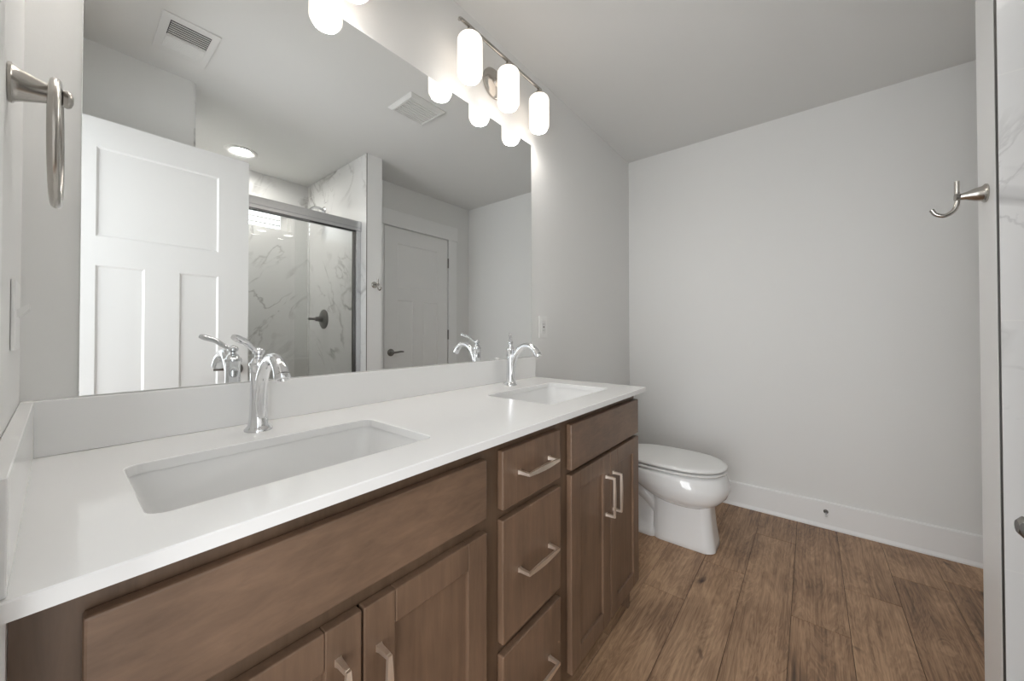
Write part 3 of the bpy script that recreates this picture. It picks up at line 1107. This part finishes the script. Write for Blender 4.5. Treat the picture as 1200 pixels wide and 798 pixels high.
# ------------------------------------------------------------------ ceiling fixtures
ef = thing('exhaust_fan', 'white ceiling exhaust fan with a dark louvre, reflected above the open door', 'exhaust fan', (0.398, -1.104, H))
link('fan_housing', box((0.302, -1.254, H - .006), (0.494, -0.954, H - .0003), .002), M['ventwhite'], ef)
link('louvre_shade', box((0.331, -1.101, H - .0068), (0.467, -0.992, H - .0058)), M['dark'], ef, smooth=False)  # flat near-black sheet: shade between the slats put into colour
bm = bmesh.new()
for k in range(7):
    y = -1.094 + k * .0155
    bm_box(bm, (0.333, y, H - .0105), (0.465, y + .0042, H - .0069))
link('louvre', bm, M['ventwhite'], ef, smooth=False)
bm = bmesh.new()
bm_box(bm, (0.331, -1.203, H - .0095), (0.467, -1.112, H - .0058), .0012)
for k in range(9):
    y = -1.199 + k * .0098
    bm_box(bm, (0.334, y, H - .0110), (0.464, y + .005, H - .0094))
link('light_lens', bm, M['plastic'], ef, smooth=False)

cv = thing('ceiling_vent', 'square white ceiling vent near the vanity light', 'vent', (1.37, -0.715, H))
vx0, vx1, vy0, vy1 = 1.247, 1.493, -0.828, -0.605
bm = bmesh.new()


def sq(z, g):
    return [(vx0 + g, vy0 + g, z), (vx1 - g, vy0 + g, z), (vx1 - g, vy1 - g, z), (vx0 + g, vy1 - g, z)]


bm_loft(bm, [sq(H - .0003, 0), sq(H - .004, 0), sq(H - .016, .016), sq(H - .016, .026), sq(H - .008, .028)], cap=False)
link('vent_frame', bm, M['ventwhite'], cv, angle=20)
bm = bmesh.new()
bm_box(bm, (vx0 + .026, vy0 + .026, H - .010), (vx1 - .026, vy1 - .026, H - .004))
ny = 9
for k in range(ny):
    y = vy0 + .034 + k * (vy1 - vy0 - .068) / (ny - 1)
    rings = [[(x, y - .008, H - .010), (x, y + .002, H - .0148), (x, y + .004, H - .0138), (x, y + .004, H - .010)] for x in (vx0 + .026, vx1 - .026)]
    bm_loft(bm, rings)
link('vent_louvre', bm, M['ventwhite'], cv, smooth=False)

dl = thing('recessed_light', 'lit round recessed ceiling light over the shower', 'light fixture', (0.87, -2.126, H))
bm = bmesh.new()
bm_lathe(bm, (0.872, -2.126, H - .0003), (0, 0, -1), [(0, .100), (.006, .100), (.011, .093), (.011, .078), (.003, .060)], 48, cap=False)
link('trim_ring', bm, M['plastic'], dl)
bm = bmesh.new()
bm_lathe(bm, (0.872, -2.126, H - .0018), (0, 0, -1), [(0, .061), (.0012, .061)], 40)
link('lens', bm, M['lens'], dl)

# ------------------------------------------------------------------ shower doors and fittings
sd = thing('shower_door', 'framed sliding glass shower door with brushed metal header, seen in the mirror', 'shower door', (0.98, -1.53, 0.1))
SY = -1.535
link('header_rail', boxes(((0.495, SY - .028, 1.895), (1.4590, SY + .028, 1.945)), ((0.495, SY - .010, 1.865), (1.4590, SY - .006, 1.895)), ((0.495, SY + .022, 1.872), (1.4590, SY + .028, 1.895)), bevel=.002), M['frame'], sd)
link('jamb', box((1.423, SY - .020, 0.101), (1.4590, SY + .020, 1.894), .002), M['frame'], sd)
link('jamb', box((0.495, SY - .020, 0.101), (0.523, SY + .020, 1.894), .002), M['frame'], sd)
link('bottom_track', box((0.523, SY - .022, 0.101), (1.423, SY + .022, 0.122), .002), M['frame'], sd)


def panel(x0, x1, y):
    p = link('glass_panel', box((x0, y - .003, .128), (x1, y + .003, 1.868)), M['glass'], sd, smooth=False)
    link('panel_rail', box((x0, y - .007, 1.868), (x1, y + .007, 1.893), .002), M['frame'], p)
    return p


panel(0.526, 1.10, SY + .011)
panel(1.02, 1.421, SY - .011)
bm = bmesh.new()
bm_box(bm, (1.409, SY - .017, .128), (1.422, SY - .005, 1.868))
link('panel_stile', bm, M['hinge'], sd, smooth=False)

sv = thing('shower_valve', 'round metal shower valve with lever on the marble wall', 'shower valve', (1.460, -2.117, 1.235))
bm = bmesh.new()
bm_lathe(bm, (1.4598, -2.117, 1.235), (-1, 0, 0), [(0, .082), (.004, .082), (.010, .074), (.014, .035), (.018, .026), (.045, .022), (.050, .016)], 36)
link('escutcheon', bm, M['hinge'], sv)
bm = bmesh.new()
bm_lathe(bm, (1.4105, -2.117, 1.235), (-1, 0, 0), [(0, .018), (.012, .020), (.02, .016), (.024, .010), (.06, .009), (.066, .011), (.074, .010), (.078, .004)], 24)
bm_tube(bm, [(1.392, -2.117, 1.235), (1.385, -2.09, 1.238), (1.380, -2.06, 1.245)], [.008, .007, .006], 12, 4)
link('lever', bm, M['hinge'], sv)

sh = thing('overhead_shower', 'metal shower head on a bent arm above the sliding door', 'shower head', (1.460, -2.117, 2.17))
bm = bmesh.new()
bm_lathe(bm, (1.4598, -2.117, 2.160), (-1, 0, 0), [(0, .030), (.004, .030), (.010, .022), (.014, .012)], 24)
bm_tube(bm, [(1.452, -2.117, 2.160), (1.41, -2.117, 2.168), (1.37, -2.117, 2.158), (1.335, -2.117, 2.126)], .0105, 14, 6)
link('arm', bm, M['frame'], sh)
bm = bmesh.new()
bm_lathe(bm, (1.335, -2.117, 2.126), (-.72, 0, -.69), [(0, .013), (.012, .016), (.022, .013), (.034, .020), (.055, .043), (.066, .046), (.070, .042)], 28)
link('spray_head', bm, M['frame'], sh)

for o in bpy.data.objects:
    if '_o' in o.keys():
        del o['_o']
